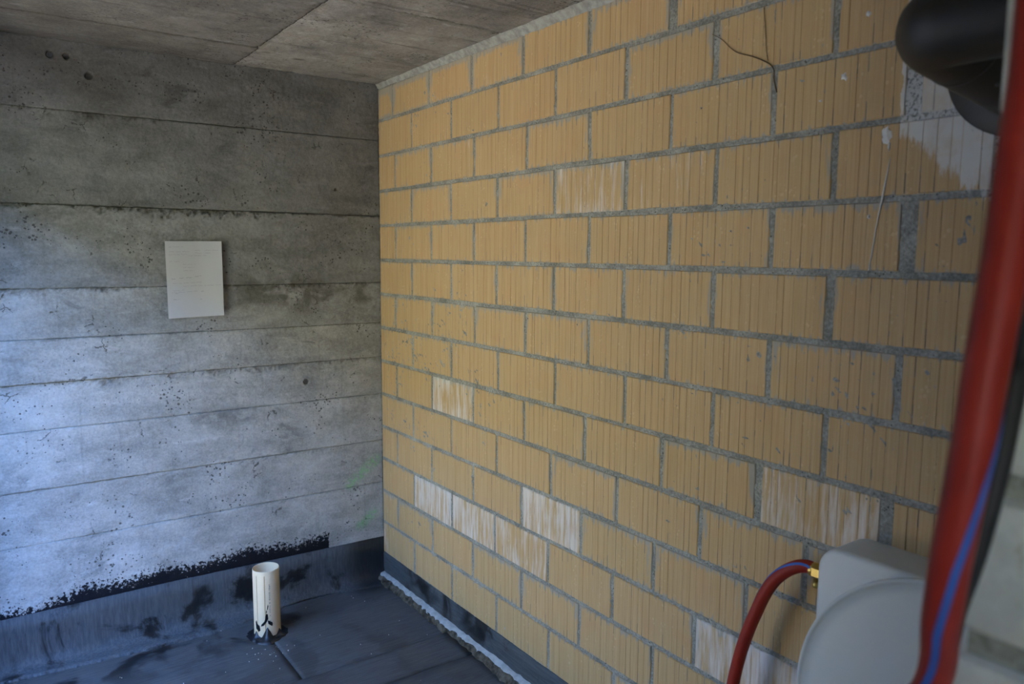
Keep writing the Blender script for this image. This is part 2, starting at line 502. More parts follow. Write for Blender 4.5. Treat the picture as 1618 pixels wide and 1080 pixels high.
# ------------------------------------------------------------------ setting: concrete wall, floor, ceiling
XL, YF, HC = -1.63, -4.0, 2.182        # left wall, front wall, ceiling height
RES = 0.005

def relief(name, mat, parent, u0, u1, v0, v1, place, seed, level, tone, rough_edges, pits=(), amp=0.0012, res=RES):
    """one formwork imprint: a fine grid with cast relief, ragged joint edges and a returned rim"""
    nu = max(2, int(round((u1-u0)/res))); nv = max(2, int(round((v1-v0)/res)))
    U = np.linspace(u0, u1, nu+1); Vv = np.linspace(v0, v1, nv+1)
    uu, vv = np.meshgrid(U, Vv, indexing='ij')
    iu = np.round((uu+5)/res); iv = np.round((vv+5)/res)
    h = level + amp*0.9*samp(NZ, iu+37*seed, iv+91*seed) + 0.0005*samp(NF, iu, iv+13*seed)
    jm = np.zeros_like(h)
    for side, strength in rough_edges:
        d = {'lo': vv-v0, 'hi': v1-vv, 'left': uu-u0, 'right': u1-uu}[side]
        along = iu if side in ('lo', 'hi') else iv
        rag = samp(NZ, along*0.7+seed*53, seed*17+(0 if side in ('lo', 'left') else 400))
        wid = 0.008*strength*np.clip(0.9+0.8*rag, 0.15, 3.0)
        loc = samp(NF, iu+seed*7, iv+seed*3)
        m = np.clip(1.2-d/np.maximum(wid, 0.002)+0.45*loc*(d < 0.05), 0, 1)*(d < 0.06)
        jm = np.maximum(jm, m*min(1.0, 0.55+0.25*strength))
        h = h - 0.0035*strength*m*np.clip(0.6+0.5*loc, 0, 1.6)
    for (pu, pv, pr, dep) in pits:
        r = np.hypot(uu-pu, vv-pv)
        k = np.clip((pr-r)/(0.35*pr), 0, 1)
        h = h - dep*k
        jm = np.maximum(jm, 4.0*k)
        h = h + 0.002*np.exp(-((r-pr*1.25)/(0.3*pr))**2)
    n1, n2 = nu+1, nv+1
    P = place(uu.ravel(), vv.ravel(), h.ravel())
    idx = np.arange(n1*n2).reshape(n1, n2)
    q = np.stack([idx[:-1, :-1], idx[1:, :-1], idx[1:, 1:], idx[:-1, 1:]], -1).reshape(-1, 4)
    # returned rim
    ring = np.concatenate([idx[:-1, 0], idx[-1, :-1], idx[:0:-1, -1], idx[0, :0:-1]])
    back = place(uu.ravel()[ring], vv.ravel()[ring], np.full(len(ring), -0.012))
    base = len(P)
    P = np.concatenate([P, back])
    k = np.arange(len(ring)); k2 = (k+1) % len(ring)
    q = np.concatenate([q, np.stack([ring[k2], ring[k], base+k, base+k2], -1)])
    me = bpy.data.meshes.new(name)
    me.vertices.add(len(P)); me.vertices.foreach_set('co', P.astype(np.float32).ravel())
    me.loops.add(q.size); me.loops.foreach_set('vertex_index', q.astype(np.int32).ravel())
    me.polygons.add(len(q)); me.polygons.foreach_set('loop_start', np.arange(0, q.size, 4, dtype=np.int32))
    me.polygons.foreach_set('use_smooth', np.ones(len(q), dtype=bool))
    me.update(calc_edges=True); me.validate()
    a = me.attributes.new('joint', 'FLOAT', 'POINT')
    a.data.foreach_set('value', np.concatenate([jm.ravel(), np.zeros(len(ring))]).astype(np.float32))
    me.materials.append(mat)
    o = bpy.data.objects.new(name, me)
    COL.objects.link(o); o.parent = parent
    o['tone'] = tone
    return o

wall_back = boxes('wall_back', [(XL-0.2, 0.25, 0.012, 0.25, -0.15, HC+0.15)], CONC)
wall_back['tone'] = 1.0
tag(wall_back, 'grey board-marked concrete wall with the pinned paper sheet', 'wall', kind='structure')
onback = lambda u, v, h: np.stack([u, -h, v], -1)
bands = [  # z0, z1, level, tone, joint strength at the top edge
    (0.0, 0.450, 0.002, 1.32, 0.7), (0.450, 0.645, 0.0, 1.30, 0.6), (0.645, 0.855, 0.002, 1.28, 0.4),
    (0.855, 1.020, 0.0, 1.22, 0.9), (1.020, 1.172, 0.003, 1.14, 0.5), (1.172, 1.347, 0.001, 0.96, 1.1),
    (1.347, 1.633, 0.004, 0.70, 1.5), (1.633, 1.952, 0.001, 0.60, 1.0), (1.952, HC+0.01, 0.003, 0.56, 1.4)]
for i, (z0, z1, lev, tone, js) in enumerate(bands):
    edges = [('hi', js)]
    if i: edges.append(('lo', bands[i-1][4]*0.6))
    pits = []
    if i == 8: pits = [(-1.203, 2.131, 0.011, 0.03), (-1.155, 2.132, 0.011, 0.03), (-1.09, 2.074, 0.012, 0.03)]
    if i == 7: pits = [(-0.2, 1.734, 0.006, 0.008)]
    if i == 3: pits = [(-0.345, 0.937, 0.012, 0.012)]
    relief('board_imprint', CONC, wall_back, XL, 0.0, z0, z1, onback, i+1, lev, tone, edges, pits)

floor = boxes('floor', [(XL-0.2, 0.25, YF-0.2, 0.25, -0.15, 0.0)], FLOORM)
tag(floor, 'black bitumen membrane floor with lapped sheets', 'floor', kind='structure')
def sheet(x0, x1, y0, y1, z, th, seed):
    rnd = random.Random(seed)
    nx, ny = 40, 10
    V, Fc = [], []
    for i in range(nx+1):
        for j in range(ny+1):
            x = x0+(x1-x0)*i/nx; y = y0+(y1-y0)*j/ny
            ex = 0.004*rnd.uniform(-1, 1) if j in (0, ny) else 0
            V.append((x, y+ex, z+th+0.0012*math.sin(x*11+seed)*math.sin(y*9+seed*2)+rnd.uniform(-.0004, .0004)))
    idx = lambda i, j: i*(ny+1)+j
    for i in range(nx):
        for j in range(ny): Fc.append((idx(i, j), idx(i+1, j), idx(i+1, j+1), idx(i, j+1)))
    ring = [idx(i, 0) for i in range(nx)]+[idx(nx, j) for j in range(ny)]+[idx(i, ny) for i in range(nx, 0, -1)]+[idx(0, j) for j in range(ny, 0, -1)]
    b = len(V)
    V += [(V[k][0], V[k][1], z) for k in ring]
    n = len(ring)
    for k in range(n): Fc.append((ring[(k+1) % n], ring[k], b+k, b+(k+1) % n))
    return link('membrane_sheet', V, Fc, FLOORM, floor, True)
sheet(XL, -0.612, -0.640, 0.0, 0.0, 0.005, 1)
sheet(-0.609, -0.035, -0.640, 0.0, 0.0, 0.006, 2)
sheet(XL, -0.035, -0.81, -0.625, 0.0, 0.011, 3)
sheet(XL, -0.030, -1.75, -0.80, 0.0, 0.006, 4)
sheet(XL, -0.030, -2.72, -1.70, 0.0, 0.010, 5)

ceiling = boxes('ceiling', [(XL-0.2, 0.25, YF-0.2, 0.25, HC+0.012, HC+0.18)], CEIL)
ceiling['tone'] = 1.0
tag(ceiling, 'rough board-marked concrete ceiling', 'ceiling', kind='structure')
onceil = lambda u, v, h: np.stack([u, v, HC-h], -1)
for k, (u0, u1, v0, v1, lev, tone, ed) in enumerate([
        (-0.598, 0.0, -0.962, 0.0, 0.001, 0.90, [('lo', 1.1), ('left', 0.8), ('hi', 1.0)]),
        (-0.598, 0.0, -1.95, -0.962, 0.003, 0.90, [('hi', 0.6), ('left', 0.7), ('lo', 0.8)]),
        (XL, -0.598, -0.30, 0.0, 0.003, 0.54, [('right', 0.7), ('hi', 1.3), ('lo', 0.5)]),
        (XL, -0.598, -1.15, -0.30, 0.0, 0.55, [('right', 0.7), ('hi', 0.3), ('lo', 0.8)]),
        (XL, -0.598, -1.95, -1.15, 0.002, 0.60, [('right', 0.7), ('hi', 0.6)])]):
    relief('board_imprint', CEIL, ceiling, u0, u1, v0, v1, onceil, 20+k, lev, tone, ed, res=0.007)

# ------------------------------------------------------------------ brick wall
ROWZ = lambda i: 2.1786-0.147*i
wall_right = None
def mortar_bed():
    y0, y1, z0, z1, res = -3.0, 0.0, 0.0, HC+0.01, 0.008
    ny = int((y1-y0)/res); nz = int((z1-z0)/res)
    yy, zz = np.meshgrid(np.linspace(y0, y1, ny+1), np.linspace(z0, z1, nz+1), indexing='ij')
    h = 0.0008+0.0010*samp(NF, yy/res*3+500, zz/res*3+500)+0.0006*samp(NZ, yy/res*5, zz/res*5)
    P = np.stack([-h, yy, zz], -1).reshape(-1, 3)
    idx = np.arange(len(P)).reshape(ny+1, nz+1)
    q = np.stack([idx[:-1, :-1], idx[:-1, 1:], idx[1:, 1:], idx[1:, :-1]], -1).reshape(-1, 4)
    V = [tuple(v) for v in P]; Fc = [tuple(int(a) for a in f) for f in q]
    bv, bf = box_vf(0.004, 0.22, YF-0.2, 0.012, -0.15, HC+0.012)
    n = len(V)
    return link('wall_right', V+bv, Fc+[tuple(i+n for i in f) for f in bf], MORTAR, None, True)
wall_right = mortar_bed()
tag(wall_right, 'running-bond wall of orange grooved clay blocks with grey mortar', 'wall', kind='structure')

# head joints surveyed row by row (distance from the corner); None continues the 0.307 m module
JOINTS = {
 0: [.140,.447,.748,1.052,1.367,1.683], 1: [.302,.608,.913,1.216,1.520,1.823,2.131], 2: [.155,.459,.764,1.074,1.376,1.687,1.989,2.299],
 3: [.297,.606,.909,1.220,1.530,1.837,2.143,2.452], 4: [.153,.458,.765,1.072,1.381,1.692,2.000,2.306], 5: [.298,.605,.907,1.220,1.530,1.840,2.150],
 6: [.148,.460,.769,1.077,1.386,1.696,2.007,2.305], 7: [.299,.607,.920,1.233,1.544,1.853,2.156], 8: [.153,.457,.760,1.072,1.378,1.689,1.994,2.299],
 9: [.299,.606,.912,1.217,1.522,1.827,2.126], 10: [.150,.452,.759,1.062,1.369,1.672,1.974], 11: [.300,.607,.903,1.209,1.512,1.819],
 12: [.150,.455,.757,1.066,1.368], 13: [.301,.607,.915,1.216]}
JW = {(4, 7): .030, (2, 7): .030, (0, 5): .028, (1, 5): .017, (8, 7): .026, (5, 6): .018, (8, 6): .020}
BLOOM = {(11,1):1.15,(11,2):1.0,(10,4):1.1,(11,3):.95,(8,2):1.05,(3,4):.75,(8,7):.85,(11,6):1.05,(7,2):.55,(3,5):.5,(0,3):.45,(7,0):.45,
         (11,0):.35,(12,0):.5,(13,0):.5,(10,0):.4,(12,2):.35,(13,1):.3,(2,2):.5,(1,2):.35,(9,0):.35,(12,4):.3,(13,2):.25}
SMEAR = {(0,0):2.2,(0,1):1.4,(0,2):1.3,(0,3):1.2,(0,5):1.2,(0,4):.4,(0,6):1.2,(1,5):.9}

def brick_mesh(L, Hh, rnd, proud=0.0035, mat=BRICK, grooves=11):
    """clay block: front face at -x with shallow vertical extrusion grooves, chamfered arrises"""
    ys = [(0.0, 0.0025, 0), (0.0022, 0.0, 0)]
    n = max(3, int(round(grooves*L/0.295)))
    step = L/(n+1)
    for k in range(n):
        c = step*(k+1)+rnd.uniform(-.28, .28)*step
        w = rnd.uniform(.0010, .0017); d = rnd.uniform(.0006, .0014)
        ys += [(c-w, 0, 0), (c, d, 1), (c+w, 0, 0)]
    ys += [(L-0.0022, 0, 0), (L, 0.0025, 0)]
    ys.sort()
    zs = [(0.0, 0.0025), (0.0022, 0.0), (Hh-0.0022, 0.0), (Hh, 0.0025)]
    V, G, Fc = [], [], []
    wob = [rnd.uniform(-.0012, .0012) for _ in range(4)]
    for (y, d, g) in ys:
        t = y/L
        for (zi, (z, dz)) in enumerate(zs):
            dzz = (wob[0]*(1-t)+wob[1]*t) if zi < 2 else (wob[2]*(1-t)+wob[3]*t)
            V.append((-proud+max(d, dz), -y, z+dzz)); G.append(float(g) if 0 < zi < 3 else 0.0)
    m = len(zs)
    for i in range(len(ys)-1):
        for j in range(m-1): Fc.append((i*m+j, i*m+j+1, (i+1)*m+j+1, (i+1)*m+j))
    b = len(V)
    V += [(0.02, 0, 0), (0.02, 0, Hh), (0.02, -L, Hh), (0.02, -L, 0)]; G += [0]*4
    e = (len(ys)-1)*m
    Fc.append((0, b, b+1, m-1)+tuple(range(m-2, 0, -1)))
    Fc.append(tuple(range(e, e+m))+(b+2, b+3))
    Fc.append(tuple(i*m for i in range(len(ys)-1, -1, -1))[::-1]+(b+3, b))
    Fc.append(tuple(i*m+m-1 for i in range(len(ys)-1, -1, -1))+(b+1, b+2))
    me = bpy.data.meshes.new('brick')
    me.from_pydata(V, [], Fc); me.update()
    a = me.attributes.new('groove', 'FLOAT', 'POINT')
    a.data.foreach_set('value', G)
    me.materials.append(mat)
    return me

rb = random.Random(11)
for i in range(14):
    J = list(JOINTS[i])
    while J[-1] < 2.95: J.append(J[-1]+0.3075)
    J = [0.0]+J
    zt, zb = ROWZ(i), ROWZ(i+1)
    for k in range(len(J)-1):
        a = J[k]+(JW.get((i, k-1), .0115)/2 if k else 0.006)
        b = J[k+1]-JW.get((i, k), .0115)/2
        a += rb.uniform(-.001, .001); b += rb.uniform(-.001, .001)
        if a > 2.9: continue
        b = min(b, 2.95)
        zb_ = zb+.0062+rb.uniform(-.001, .001); zt_ = min(zt-.0062+rb.uniform(-.001, .001), HC-0.012)
        if i == 0: zt_ = min(zt_, 2.160)
        me = brick_mesh(b-a, zt_-zb_, rb)
        o = bpy.data.objects.new('brick', me)
        COL.objects.link(o); o.parent = wall_right
        o.location = (0.0, -a, zb_)
        o['bloom'] = float(BLOOM.get((i, k), 0.0)); o['smear'] = float(SMEAR.get((i, k), rb.choice([0, .2, .4, .8])))

# crack, splashes on the brick wall
def on_wall(y, z, d=0.006): return Vector((-d, y, z))
pts = [on_wall(-1.812, 1.995), on_wall(-1.842, 1.976), on_wall(-1.868, 1.952), on_wall(-1.891, 1.936), on_wall(-1.93, 1.921),
       on_wall(-1.97, 1.900), on_wall(-1.987, 1.884), on_wall(-1.990, 1.86), on_wall(-1.998, 1.833)]
v, f = tube_vf(smooth_path(pts, 5), [0.0006+0.0010*(k/40) for k in range(41)], 5)
link('hairline_crack', v, f, CRACK, wall_right)
v, f = tube_vf(smooth_path([on_wall(-1.955, 2.02), on_wall(-1.962, 1.97), on_wall(-1.966, 1.93), on_wall(-1.972, 1.903)], 5), 0.0009, 5)
link('hairline_crack', v, f, CRACK, wall_right)
def splash(y, z, ry, rz, seed, d=0.0045):
    rnd = random.Random(seed)
    n = 11
    V = [(-d-0.002, y, z)]
    for ring, s in ((1, .55), (2, 1.0)):
        for k in range(n):
            a = 2*math.pi*k/n
            q = s*rnd.uniform(.45, 1.25)
            V.append((-d-(0.0015 if ring == 1 else -0.002), y+ry*q*math.cos(a), z+rz*q*math.sin(a)))
    Fc = [(0, 1+k, 1+(k+1) % n) for k in range(n)]
    Fc += [(1+k, 1+n+k, 1+n+(k+1) % n, 1+(k+1) % n) for k in range(n)]
    return link('mortar_splash', V, Fc, SPLASH, wall_right, True)
for k, (y, z, ry, rz) in enumerate([(-2.199, 1.95, .006, .007), (-2.154, 1.838, .008, .012), (-2.104, 1.798, .004, .003), (-2.251, 1.712, .013, .021),
                                    (-2.224, 1.557, .004, .007), (-2.258, 1.69, .004, .010)]):
    splash(y, z, ry, rz, k)
v, f = tube_vf([on_wall(-2.262, 1.668, .0045), on_wall(-2.252, 1.60, .0045), on_wall(-2.243, 1.545, .0045), on_wall(-2.236, 1.48, .0045), on_wall(-2.231, 1.45, .0045)],
               [.0008, .0022, .0012, .0016, .0006], 6)
link('paint_run', v, f, SPLASH, wall_right)

# mortar fillet between brickwork and ceiling
V, Fc = [], []
rnd = random.Random(5)
N = 90
for i in range(N+1):
    y = -2.95*i/N
    g = 0.45+0.55*min(1, -y/1.0)
    w = 0.027*g*rnd.uniform(.93, 1.06); hh = 0.020*g*rnd.uniform(.93, 1.06)+.004
    V += [(0.002, y, HC-hh-.004), (-0.006, y, HC-hh), (-0.55*w, y, HC-hh*.55), (-w, y, HC-.003), (-w, y, HC+.01)]
for i in range(N):
    for j in range(4): Fc.append((i*5+j, i*5+j+1, i*5+6+j, i*5+5+j))
o = link('trim_1', V, Fc, FILLET, None, True)
tag(o, 'pale mortar fillet between brick wall and ceiling', 'mortar fillet', kind='structure')

# foot of the brick wall: membrane strip, cement ledge, tarry grit
V, Fc = [], []
for i in range(91):
    y = -2.95*i/90
    V += [(-0.001, y, 0.126+rnd.uniform(-.0015, .0015)), (-0.006, y, 0.124+rnd.uniform(-.001, .001)), (-0.0065, y, 0.08), (-0.008, y, 0.020)]
for i in range(90):
    for j in range(3): Fc.append((i*4+j, i*4+j+1, i*4+5+j, i*4+4+j))
o = link('baseboard_right', V, Fc, STRIP, None, True)
tag(o, 'dark membrane strip along the foot of the brick wall', 'membrane strip', kind='structure')
V, Fc = [], []
N = 160
for i in range(N+1):
    y = -2.95*i/N
    w = 0.030+rnd.uniform(-.003, .003)+0.004*math.sin(y*9); t = 0.034+rnd.uniform(-.003, .003)
    V += [(0.0, y, t+.004), (-w*.9, y, t), (-w-.003, y, t-.008)]
for i in range(N):
    for j in range(2): Fc.append((i*3+j, i*3+j+1, i*3+4+j, i*3+3+j))
o = link('trim_2', V, Fc, CEMENT, None, True)
tag(o, 'pale cement ledge running along the foot of the brick wall', 'cement ledge', kind='structure')
V, Fc = [], []
for i in range(N+1):
    y = -2.95*i/N
    w = 0.030+0.004*math.sin(y*9)
    b = 0.026*(0.75+0.4*math.sin(y*4.3+1))+rnd.uniform(-.006, .006)
    V += [(-w+.004, y, .030), (-w-.003, y, .028+rnd.uniform(-.003, .002)), (-w-.35*b-.004, y, .020+rnd.uniform(-.004, .004)), (-w-b, y, .006), (-w-b-.006, y, -.002)]
for i in range(N):
    for j in range(4): Fc.append((i*5+j, i*5+j+1, i*5+6+j, i*5+5+j))
o = link('trim_3', V, Fc, DIRT, None, True)
tag(o, 'brown tarry grit edge between cement ledge and floor', 'floor edge', kind='structure')

# membrane upstand on the concrete wall: two lapped sheets turned on to the floor
ups = empty('baseboard_back', (0, 0, 0))
tag(ups, 'dark bitumen membrane upstand at the foot of the concrete wall', 'membrane upstand', kind='structure')
def upstand(x0, x1, top0, top1, off, legfun, seed, n=70):
    rnd = random.Random(seed)
    V, Fc = [], []
    for i in range(n+1):
        t = i/n; x = x0+(x1-x0)*t
        top = top0+(top1-top0)*t
        wv = lambda a: 0.0018*math.sin(x*a+seed)+rnd.uniform(-.0006, .0006)
        leg = legfun(x)+rnd.uniform(-.004, .004)
        V += [(x, 0.0, top), (x, -0.007-off, top), (x, -0.009-off+wv(17), top*.75), (x, -0.011-off+wv(13), top*.45), (x, -0.014-off+wv(23), .055),
              (x, -0.022-off, .030), (x, -0.038-off, .016+off), (x, -0.038-.5*(leg-.03), .0115+off), (x, -leg, .0105+off), (x, -leg-.001, .003)]
    for i in range(n):
        for j in range(9): Fc.append((i*10+j, i*10+10+j, i*10+11+j, i*10+j+1))
    return link('upstand_sheet', V, Fc, UPST, ups, True)
upstand(XL, -0.83, .205, .2065, .002, lambda x: .085+.02*math.sin(x*5), 1, 110)
upstand(-0.90, -0.0, .206, .196, .0, lambda x: .075+.035*math.sin(x*7+1), 2, 80)

# ------------------------------------------------------------------ rest of the room: opening on the left, front wall, painted pier
WY0, WY1, WZ0, WZ1 = -1.56, -0.22, 0.0, 1.90
wl = boxes('wall_left', [(XL-0.2, XL, YF-0.2, -3.75, -.15, HC+.15), (XL-0.2, XL, -3.32, WY0, -.15, HC+.15), (XL-0.2, XL, -3.75, -3.32, 1.90, HC+.15), (XL-0.2, XL, -3.75, -3.32, -.15, .45), (XL-0.2, XL, WY1, 0.25, -.15, HC+.15),  # narrow second gap beside the viewpoint is added to brighten pier and hose
                         (XL-0.2, XL, WY0, WY1, WZ1, HC+.15), (XL-0.2, XL, WY0, WY1, -.15, WZ0)], PLAS)
tag(wl, 'plain grey wall with an unglazed daylight opening and an added second gap, outside the picture', 'wall', kind='structure')
wf = boxes('wall_front', [(XL-0.2, 0.25, YF-0.2, YF, -.15, HC+.15)], PLAS)
tag(wf, 'plain grey wall behind the viewpoint', 'wall', kind='structure')
gr = link('ground', [(-40, -40, -.12), (XL-.2, -40, -.12), (XL-.2, 40, -.12), (-40, 40, -.12)], [(0, 1, 2, 3)], SOIL)
tag(gr, 'dry grassy ground outside the opening', 'ground', kind='structure')

for nm, y0, y1, h, lab in (('wall_blocker_near', -2.30, -2.10, 1.2, 'added unseen wall outside that blocks light, on the viewpoint side'),
                           ('wall_blocker_far', 0.05, 0.35, 3.2, 'added unseen wall outside that blocks light, on the far side')):
    o = boxes(nm, [(-5.2, XL-.2, y0, y1, -.12, h)], PLAS)  # added out of view to cut low sky and ground light
    tag(o, lab, 'light blocker', kind='structure')
bank = link('blocker_bank', [(-4.8, -30, -.13), (-4.8, 30, -.13), (-7.2, 30, 4.7), (-7.2, -30, 4.7), (-12, -30, 4.9), (-12, 30, 4.9)], [(0, 1, 2, 3), (3, 2, 5, 4)], BANK)  # added out of view, kept dark, to block the low sky
tag(bank, 'added unseen dark bank outside that blocks the low sky', 'bank', kind='structure')

PX, PY = -0.75, -2.766           # pier corner nearest the room
pier = boxes('wall_pier', [(PX+.006, 0.0, PY-.174, PY-.006, 0.0, HC)], WASHJ)
tag(pier, 'white-painted masonry pier end at the right edge of the picture', 'pier', kind='structure')
rp = random.Random(3)
z = 1.131-.152*8+.011
row = 0
while z < HC-.02:
    z1 = min(z+.130, HC-.004)
    z0 = max(z, .002)
    x = PX
    first = 0.30 if row % 2 == 0 else 0.15
    while x < -.03:
        L = min(first, -.012-x)
        first = 0.30
        e = rp.uniform(-.0015, .0015)
        V, Fc = [], []
        c = .006
        for (zz, ins) in ((z0, c), (z0+c, 0), (z1-c, 0), (z1, c)):
            V += [(x+ins+e, PY-.18+ins, zz), (x+L-.014-ins, PY-.18+ins, zz), (x+L-.014-ins, PY-ins, zz), (x+ins+e, PY-ins, zz)]
        for q in range(3):
            for k in range(4): Fc.append((q*4+k, q*4+(k+1) % 4, q*4+4+(k+1) % 4, q*4+4+k))
        Fc += [(3, 2, 1, 0), (12, 13, 14, 15)]
        link('brick', V, Fc, WASH, pier)
        x += L
    z += .152
    row += 1

# ------------------------------------------------------------------ paper sheet on the concrete wall
paper_pts = [(-.873, 1.513), (-.674, 1.515), (-.675, 1.232), (-.872, 1.226)]   # tl, tr, br, bl
def paper_at(s, t, lift=0.0):
    tl, tr, br, bl = [Vector(q) for q in paper_pts]
    a = tl.lerp(tr, s); b = bl.lerp(br, s)
    q = a.lerp(b, t)
    curl = 0.010+0.014*max(0, s-.55)**1.5*3+0.004*math.sin(t*3.1)*(1-abs(s-.5))+0.004*t*t
    return Vector((q.x, -curl-lift, q.y))
sheetp = empty('paper_sheet', (-.774, -.01, 1.226))
tag(sheetp, 'white handwritten paper sheet hanging on the concrete wall', 'paper sheet')
def local(V, root): return [tuple(Vector(v)-root.location) for v in V]
n, m_ = 14, 18
V = [paper_at(i/n, j/m_) for i in range(n+1) for j in range(m_+1)]
Fc = [(i*(m_+1)+j, i*(m_+1)+j+1, (i+1)*(m_+1)+j+1, (i+1)*(m_+1)+j) for i in range(n) for j in range(m_)]
V2 = [v+Vector((0, .0004, 0)) for v in V]
k = len(V)
o = link('sheet', local(V+V2, sheetp), Fc+[tuple(k+a for a in reversed(f)) for f in Fc], PAPER, sheetp, True)
def script(lines, mat, name, seed):
    rnd = random.Random(seed)
    V, Fc = [], []
    for (t, s0, s1, h, tilt) in lines:
        s = s0
        while s < s1:
            wl_ = min(rnd.uniform(.04, .13), s1-s)
            q = [(s+wl_*a/14, t+tilt*(s-s0)+h*rnd.uniform(-1, 1)*(1 if a % 2 else -.6)) for a in range(15)]
            for a in range(14):
                (sa, ta), (sb, tb) = q[a], q[a+1]
                wd = .0016
                b = len(V)
                V += [paper_at(sa, ta-wd, .0006), paper_at(sb, tb-wd, .0006), paper_at(sb, tb+wd, .0006), paper_at(sa, ta+wd, .0006)]
                Fc.append((b, b+3, b+2, b+1))
            s += wl_+rnd.uniform(.015, .035)
    o = link(name, local(V, sheetp), Fc, mat, sheetp)
    o['kind'] = 'stuff'
    return o
script([(.075, .06, .32, .010, -.02), (.135, .06, .44, .008, 0), (.120, .52, .64, .009, 0), (.120, .70, .96, .006, 0), (.155, .52, .66, .010, 0), (.155, .70, .80, .006, 0),
        (.175, .06, .40, .009, -.02), (.190, .40, .72, .004, 0), (.262, .06, .24, .008, -.03), (.300, .30, .52, .005, 0), (.340, .30, .50, .005, 0), (.385, .30, .50, .005, 0),
        (.545, .10, .62, .006, -.01), (.585, .28, .70, .007, 0), (.585, .72, .96, .004, -.01), (.640, .10, .30, .006, -.02), (.665, .08, .55, .007, -.02)], INK, 'handwriting', 1)
script([(.487, .08, .15, .008, -.02), (.480, .22, .29, .008, 0), (.475, .34, .44, .009, -.02), (.462, .50, .57, .008, 0), (.455, .59, .62, .007, 0),
        (.755, .10, .19, .006, 0), (.765, .58, .62, .006, 0), (.660, .60, .66, .005, 0), (.675, .14, .19, .008, 0)], INKD, 'handwriting', 2)

# ------------------------------------------------------------------ upright drain pipe
PR, PH = .0495, .268
pipe = empty('drain_pipe', (-.608, -.228, 0.006))
tag(pipe, 'short beige plastic drain pipe standing upright out of the black floor', 'drain pipe')
v, f = lathe_vf([(PR-.0038, 0.03), (PR-.0038, PH-.004), (PR-.0025, PH-.0015), (PR-.0012, PH), (PR, PH-.003), (PR, 0.0)], 56)
link('tube', v, f, PIPEM, pipe, True)
v, f = lathe_vf([(0.0, .03), (PR-.003, .03)], 24)
link('tube_bottom', v, f, TAR, pipe, True)
camdir = math.atan2(CAM.y+.228, CAM.x+.608)
for da in (-.78, -.14, 1.25, 2.2, 3.0, -1.9):
    a = camdir+da
    V = []
    for h in (.012, PH-.016):
        for q in (-.022, 0, .022): V.append(((PR+.0006+(.0004 if q == 0 else 0))*math.cos(a+q), (PR+.0006+(.0004 if q == 0 else 0))*math.sin(a+q), h))
    link('ridge', V, [(0, 1, 4, 3), (1, 2, 5, 4)], RIDGE, pipe)
# faded print running down the tube
V, Fc = [], []
rq = random.Random(8)
h = PH-.045
while h > .075:
    hh = rq.uniform(.003, .006)
    if rq.random() < .72:
        a = camdir+.22+rq.uniform(-.02, .02)
        w = rq.uniform(.035, .06)
        b = len(V)
        for q, hz in ((-w, h), (w, h), (w, h-hh), (-w, h-hh)): V.append(((PR+.0007)*math.cos(a+q), (PR+.0007)*math.sin(a+q), hz))
        Fc.append((b, b+3, b+2, b+1))
    h -= hh+.002
PRINT = mat_plain('grey_print', (0.52, 0.44, 0.33), 0.6, 0.3, 0.1, 90, bump=0)
link('faded_print', V, Fc, PRINT, pipe)
# bitumen flap round the base: torn, pointed tongues
V, Fc = [], []
n = 64
for k in range(n):
    a = 2*math.pi*k/n
    d = (a-camdir+math.pi) % (2*math.pi)-math.pi
    tong = .040*max(0, 1-abs(d+.02)/.42)+.022*max(0, 1-abs(d+.95)/.30)+.020*max(0, 1-abs(d-1.0)/.30)+.016*max(0, 1-abs(d-2.3)/.5)
    top = .008+tong+rq.uniform(0, .004)
    flare = .020+.018*max(0, 1-abs(d)/.7)+rq.uniform(-.003, .004)
    for r, h in ((PR+.0006, top), (PR+.0032, top-.003), (PR+.004+flare*.25, top*.45), (PR+.005+flare*.6, .006), (PR+.006+flare, .001), (PR+.007+flare, -.004)):
        r += rq.uniform(-.0008, .0008)
        V.append((r*math.cos(a), r*math.sin(a), h))
for k in range(n):
    k2 = (k+1) % n
    for j in range(5): Fc.append((k*6+j, k*6+j+1, k2*6+j+1, k2*6+j))
link('bitumen_collar', V, Fc, TAR, pipe, True)
# tar smears on the tube
def smear(pts):
    V = [((PR+.0009)*math.cos(camdir+a), (PR+.0009)*math.sin(camdir+a), h) for a, h in pts]
    c = len(V)
    ma = sum(p[0] for p in pts)/len(pts); mh = sum(p[1] for p in pts)/len(pts)
    V.append(((PR+.0022)*math.cos(camdir+ma), (PR+.0022)*math.sin(camdir+ma), mh))
    return link('tar_smear', V, [(k, (k+1) % c, c) for k in range(c)], TAR, pipe)
smear([(-.50, .052), (-.28, .056), (-.10, .066), (.06, .082), (.04, .100), (-.08, .104), (-.14, .086), (-.25, .068), (-.46, .060)])
smear([(-.02, .118), (.04, .119), (.10, .132), (.06, .140), (.02, .130)])
smear([(-.10, .106), (-.03, .105), (-.01, .115), (-.06, .117)])
smear([(.06, .062), (.34, .050), (.40, .058), (.36, .066), (.14, .074), (.02, .076)])
smear([(-.95, .040), (-.70, .030), (-.55, .036), (-.60, .054), (-.80, .060), (-.90, .074), (-1.0, .066)])

